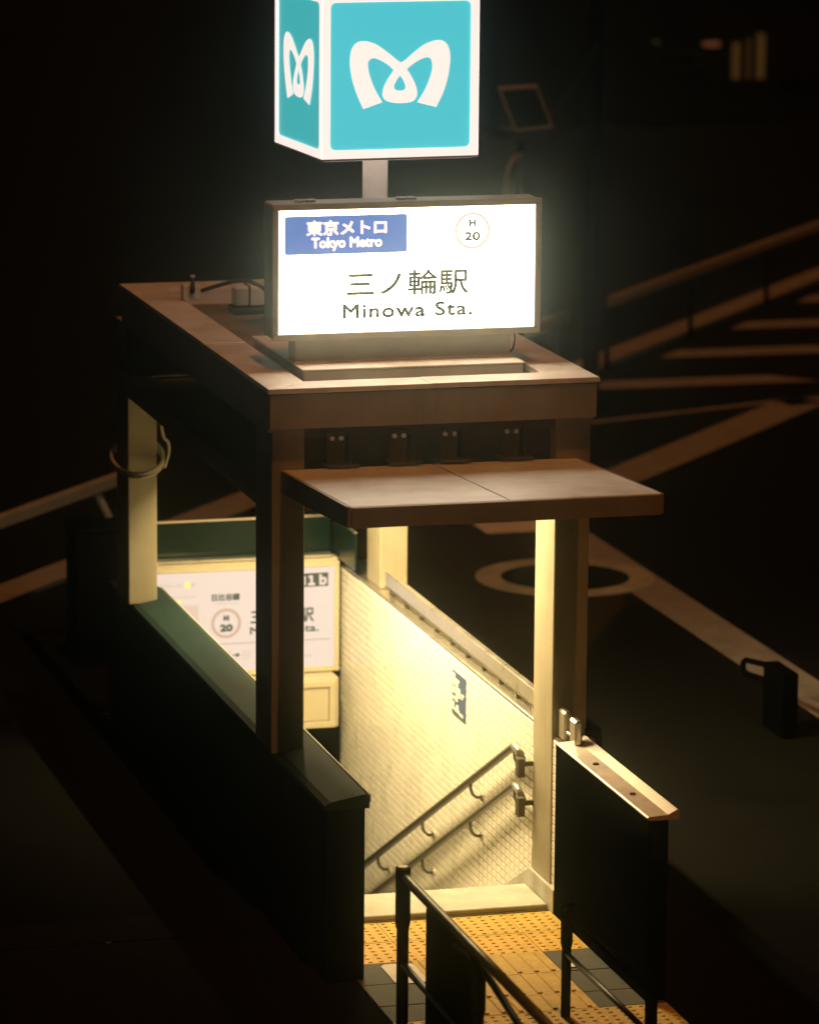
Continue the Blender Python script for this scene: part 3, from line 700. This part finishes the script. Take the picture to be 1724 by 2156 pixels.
# cable loops round the rear left post
P = []
for k in range(62):
    a = k / 61 * 2 * 2 * PI * 0.93 + 2.2
    P.append((0.125 + 0.165 * math.cos(a), 4.46 + 0.33 * math.sin(a), 2.04 + 0.045 * (k / 61) - 0.06 * math.sin(a) * -1 + 0.03 * math.cos(a)))
cl = thing('cable_coil', 'loops of pale cable hung round the rear left canopy post', 'cable', (0.125, 4.45, 2.0))
part(MB().tube(P, 0.013, 8), 'loop', 'cable', cl)
P2 = [(0.235, 4.27, 2.52), (0.245, 4.26, 2.35), (0.262, 4.25, 2.22), (0.30, 4.25, 2.20), (0.305, 4.26, 2.12), (0.27, 4.25, 2.02)]
for _ in range(3):
    Q = [P2[0]]
    for a, c in zip([Vector(p) for p in P2], [Vector(p) for p in P2][1:]): Q += [a * .75 + c * .25, a * .25 + c * .75]
    Q.append(P2[-1]); P2 = Q
part(MB().tube(P2, 0.011, 8), 'tail', 'cable', cl)

# ------------------------------------------------------------------ pipe fences in front
def fence(X, ys, top, label, panel, low, r, rr, steel):
    t = thing('pipe_fence', label, 'fence', (X, ys[0], 0), 'pipe fences at the stair mouth')
    part(MB().tube([(X, ys[0] - .02, top - .045), (X, ys[-1], top - .045)], rr, 16), 'top_rail', steel, t)
    part(MB().tube([(X, ys[0], low), (X, ys[-1], low)], rr * .75, 10), 'lower_rail', 'dark', t)
    for i, y in enumerate(ys):
        h = top if i == 0 else top - .06
        p = part(MB().tube([(X, y, 0), (X, y, h * .62), (X, y, h * .66), (X, y, h - .004)], [r * .8, r * .8, r, r], 18), 'post', 'black', t)
        if i == 0: part(MB().tube([(X, y, h - .0038), (X, y, h + .004), (X, y, h + .010)], [r * 1.03, r * 1.0, r * .6], 18), 'cap', steel, p)
    if panel:
        part(MB().box(X - .012, X + .012, panel[0], panel[1], 0.12, top - .075, 0.004), 'panel', 'black', t)
    return t
f1 = fence(0.287, (-1.98, -3.48, -4.98), 0.925, 'black pipe fence with a solid panel in front of the left stair wall', (-3.46, -2.50), 0.375, 0.042, 0.028, 'steel_d')
P3 = [Vector(p) for p in [(0.287, -3.05, 0.80), (0.287, -3.3, 0.83), (0.287, -3.6, 0.82), (0.287, -4.0, 0.765), (0.287, -4.4, 0.70), (0.287, -4.8, 0.52), (0.287, -5.0, 0.30)]]
for _ in range(2):
    Q = [P3[0]]
    for a, c in zip(P3, P3[1:]): Q += [a * .75 + c * .25, a * .25 + c * .75]
    Q.append(P3[-1]); P3 = Q
part(MB().tube(P3, 0.020, 10), 'curved_rail', 'dark', f1)
fence(1.225, (-2.0, -3.5), 0.66, 'black pipe fence in front of the right stair wall', None, 0.375, 0.034, 0.022, 'black')

# ------------------------------------------------------------------ manhole
mh = thing('manhole_cover', 'black iron manhole in a pale round concrete collar on the asphalt', 'manhole', (4.78, 9.27, 0))
def disc_ring(c, r0, r1, z, n=56):
    b = MB(); vi = []
    for k in range(n):
        a = 2 * PI * k / n
        vi.append([b.bm.verts.new((c[0] + r * math.cos(a), c[1] + r * math.sin(a), zz)) for r, zz in ((r0, z - .01), (r0, z), (r1, z), (r1, z - .012))])
    for k in range(n):
        p, q = vi[k], vi[(k + 1) % n]
        for j in range(3): b.bm.faces.new((p[j], p[j + 1], q[j + 1], q[j]))
    bmesh.ops.recalc_face_normals(b.bm, faces=b.bm.faces[:])
    return b
part(disc_ring((4.68, 9.27), 0.53, 0.74, 0.010), 'collar', 'collar', mh)
b = MB().tube([(4.68, 9.27, -0.01), (4.68, 9.27, 0.0065)], 0.527, 56)
for rr in (0.15, 0.3, 0.43):
    for k in range(int(rr * 60)):
        a = 2 * PI * k / int(rr * 60); b.box(4.68 + rr * math.cos(a) - .025, 4.68 + rr * math.cos(a) + .025, 9.27 + rr * math.sin(a) - .025, 9.27 + rr * math.sin(a) + .025, 0.004, 0.0095)
part(b, 'lid', 'iron', mh)

# ------------------------------------------------------------------ guardrails behind
GD = Vector((0.628, 0.778, 0))
def guardrail(s0, s1, label, brace=None):
    base = Vector((1.197, 10.476, 0))
    a = base + GD * s0; c = base + GD * s1
    t = thing('guardrail', label, 'guardrail', a, 'guardrails beyond the stairs')
    n = Vector((GD.y, -GD.x, 0))
    pr = [a + n * .02 + Vector((0, 0, .70)), a + n * .05 + Vector((0, 0, .71)), a + n * .05 + Vector((0, 0, .80)), a + n * .02 + Vector((0, 0, .81)), a - n * .02 + Vector((0, 0, .81)), a - n * .02 + Vector((0, 0, .70))]
    part(MB().prism(pr, c - a, 0.004), 'beam', 'guard', t)
    L = (c - a).length; k = max(2, int(L / 2.5) + 1)
    for i in range(k):
        p = a + GD * (0.12 + (L - .24) * i / (k - 1))
        part(MB().tube([p - n * .06, p - n * .06 + Vector((0, 0, .80))], 0.03, 12), 'post', 'black', t)
    if brace is not None:
        p = a + GD * brace
        part(MB().tube([p + Vector((0, 0, .66)), p + GD * .55 + Vector((0, 0, 0.02))], 0.03, 8), 'brace', 'guard', t)
guardrail(-3.2, 0.0, 'white guardrail beyond the left stair post, cut off by the picture edge', -0.0 + 2.85)
guardrail(5.4, 9.85, 'white guardrail showing behind the right end of the roof sign')
guardrail(11.1, 21.5, 'white guardrail on the right beside the crosswalk')

# utility pole, sign panel with gooseneck
up_ = thing('utility_pole', 'tall black utility pole behind the right end of the canopy', 'pole', (7.31, 17.0, 0))
part(MB().tube([(7.31, 17, 0), (7.31, 17, 9.2)], [0.085, 0.065], 16), 'shaft', 'black', up_)
part(MB().tube([(7.31, 17, 0), (7.31, 17, 0.12)], 0.13, 16), 'foot', 'black', up_)
fs = thing('panel_lamp', 'tilted square panel with pale rim on a gooseneck pole, right of the cube sign', 'lamp', (5.70, 14.1, 0))
part(MB().tube([(5.70, 14.15, 0), (5.70, 14.15, 3.18)], 0.045, 12), 'pole', 'black', fs)
c4 = [Vector(p) for p in ((5.455, 14.05, 3.54), (5.826, 14.05, 3.557), (5.955, 13.95, 3.185), (5.593, 13.95, 3.151))]
cen = sum(c4, Vector()) / 4
def inset(f): return [cen + (p - cen) * f for p in c4]
part(MB().prism(inset(.88), (0, 0.03, 0.01)), 'face', 'black', fs)
b = MB()
o4, i4 = inset(1.0), inset(.89)
for k in range(4):
    b.prism([o4[k], o4[(k + 1) % 4], i4[(k + 1) % 4], i4[k]], (0, 0.04, 0.012))
part(b, 'rim', 'guard', fs)
part(MB().box(5.50, 5.915, 14.0, 14.3, 3.055, 3.17, 0.01), 'bracket_box', 'dark', fs)
Pg = [Vector(p) for p in ((5.53, 14.0, 2.03), (5.533, 14.0, 2.63), (5.54, 14.0, 2.78), (5.58, 14.0, 2.89), (5.65, 14.03, 2.92), (5.70, 14.12, 2.92))]
for _ in range(2):
    Q = [Pg[0]]
    for a, c in zip(Pg, Pg[1:]): Q += [a * .75 + c * .25, a * .25 + c * .75]
    Q.append(Pg[-1]); Pg = Q
part(MB().tube(Pg, 0.026, 10), 'gooseneck', 'guard', fs)
part(MB().box(5.50, 5.70, 14.0, 14.14, 1.95, 2.03, 0.01), 'lower_clamp', 'black', fs)

# dark street cabinet, roadside box
cbn = thing('street_cabinet', 'black roadside control cabinet beyond the left stair wall', 'cabinet', (0.37, 7.2, 0))
part(MB().box(0.177, 0.564, 7.0, 7.4, 0.0, 1.02, 0.01), 'body', 'black', cbn)
part(MB().box(0.16, 0.58, 6.98, 7.42, 1.0205, 1.05, 0.006), 'lid', 'black', cbn)
rb = thing('roadside_box', 'black box with a loop handle on the right edge of the road', 'box', (4.6, 3.9, 0))
part(MB().box(4.56, 4.68, 3.72, 4.13, 0.0, 0.47, 0.01), 'body', 'black', rb)
part(MB().tube([(4.6, 4.12, 0.44), (4.6, 4.60, 0.37), (4.6, 4.66, 0.34), (4.6, 4.66, 0.29), (4.6, 4.60, 0.27), (4.6, 4.12, 0.33)], 0.022, 8), 'handle', 'black', rb)
cable([(5.70, 14.15, 3.12), (6.0, 14.7, 3.10), (6.5, 15.5, 3.22), (7.0, 16.4, 3.45), (7.31, 16.93, 3.68)], 0.005, 'dark', 'overhead_wire', 'thin wire running from the tilted square panel to the black utility pole')

# ------------------------------------------------------------------ far building
fb = thing('building', 'dark building far behind with three lit window strips', 'building', (21, 44, 0))
part(MB().box(13.5, 30, 42, 54, 0, 9.0), 'wall', 'facade', fb)
for x0, x1, zt_ in ((17.475, 17.61, 1.32), (17.725, 17.775, 1.39), (17.885, 18.03, 1.46)):
    wf = part(MB().frame(x0 - .028, x1 + .028, .70, zt_ + .03, 41.955, 41.998, 0.03, 0), 'window', 'facade', fb)
    part(MB().box(x0, x1, 41.97, 41.99, .73, zt_), 'pane', 'window_on', wf)
part(MB().box(16.995, 17.26, 41.93, 41.996, 1.26, 1.33, 0.01), 'lamp', 'lamp_on', fb)
part(MB().tube([(16.20, 41.93, 1.338), (16.20, 41.99, 1.338)], 0.035, 10), 'green_lamp', 'green_on', fb)
part(MB().frame(16.203, 16.924, .919, 1.15, 41.95, 41.998, 0.025, 0), 'sign_frame', 'dark', fb)
part(MB().box(18.337, 18.80, 41.94, 41.997, .657, 1.517, 0.02), 'banner', 'red', fb)

# ------------------------------------------------------------------ haze volume added to make the bloom round the signs
hz = MB().box(-175, 185, -60, 175, -7, 13).mesh('added_haze')
hm = bpy.data.materials.new('added_haze'); hm.use_nodes = True
n = hm.node_tree.nodes; n.remove(n['Principled BSDF'])
pv_ = n.new('ShaderNodeVolumePrincipled')
pv_.inputs['Color'].default_value = (0.74, 0.95, 0.86, 1); pv_.inputs['Density'].default_value = 0.0023; pv_.inputs['Anisotropy'].default_value = 0.99
hm.node_tree.links.new(pv_.outputs[0], n['Material Output'].inputs['Volume'])
hz.materials.append(hm)
ho = link('added_haze', hz); ho['kind'] = 'stuff'
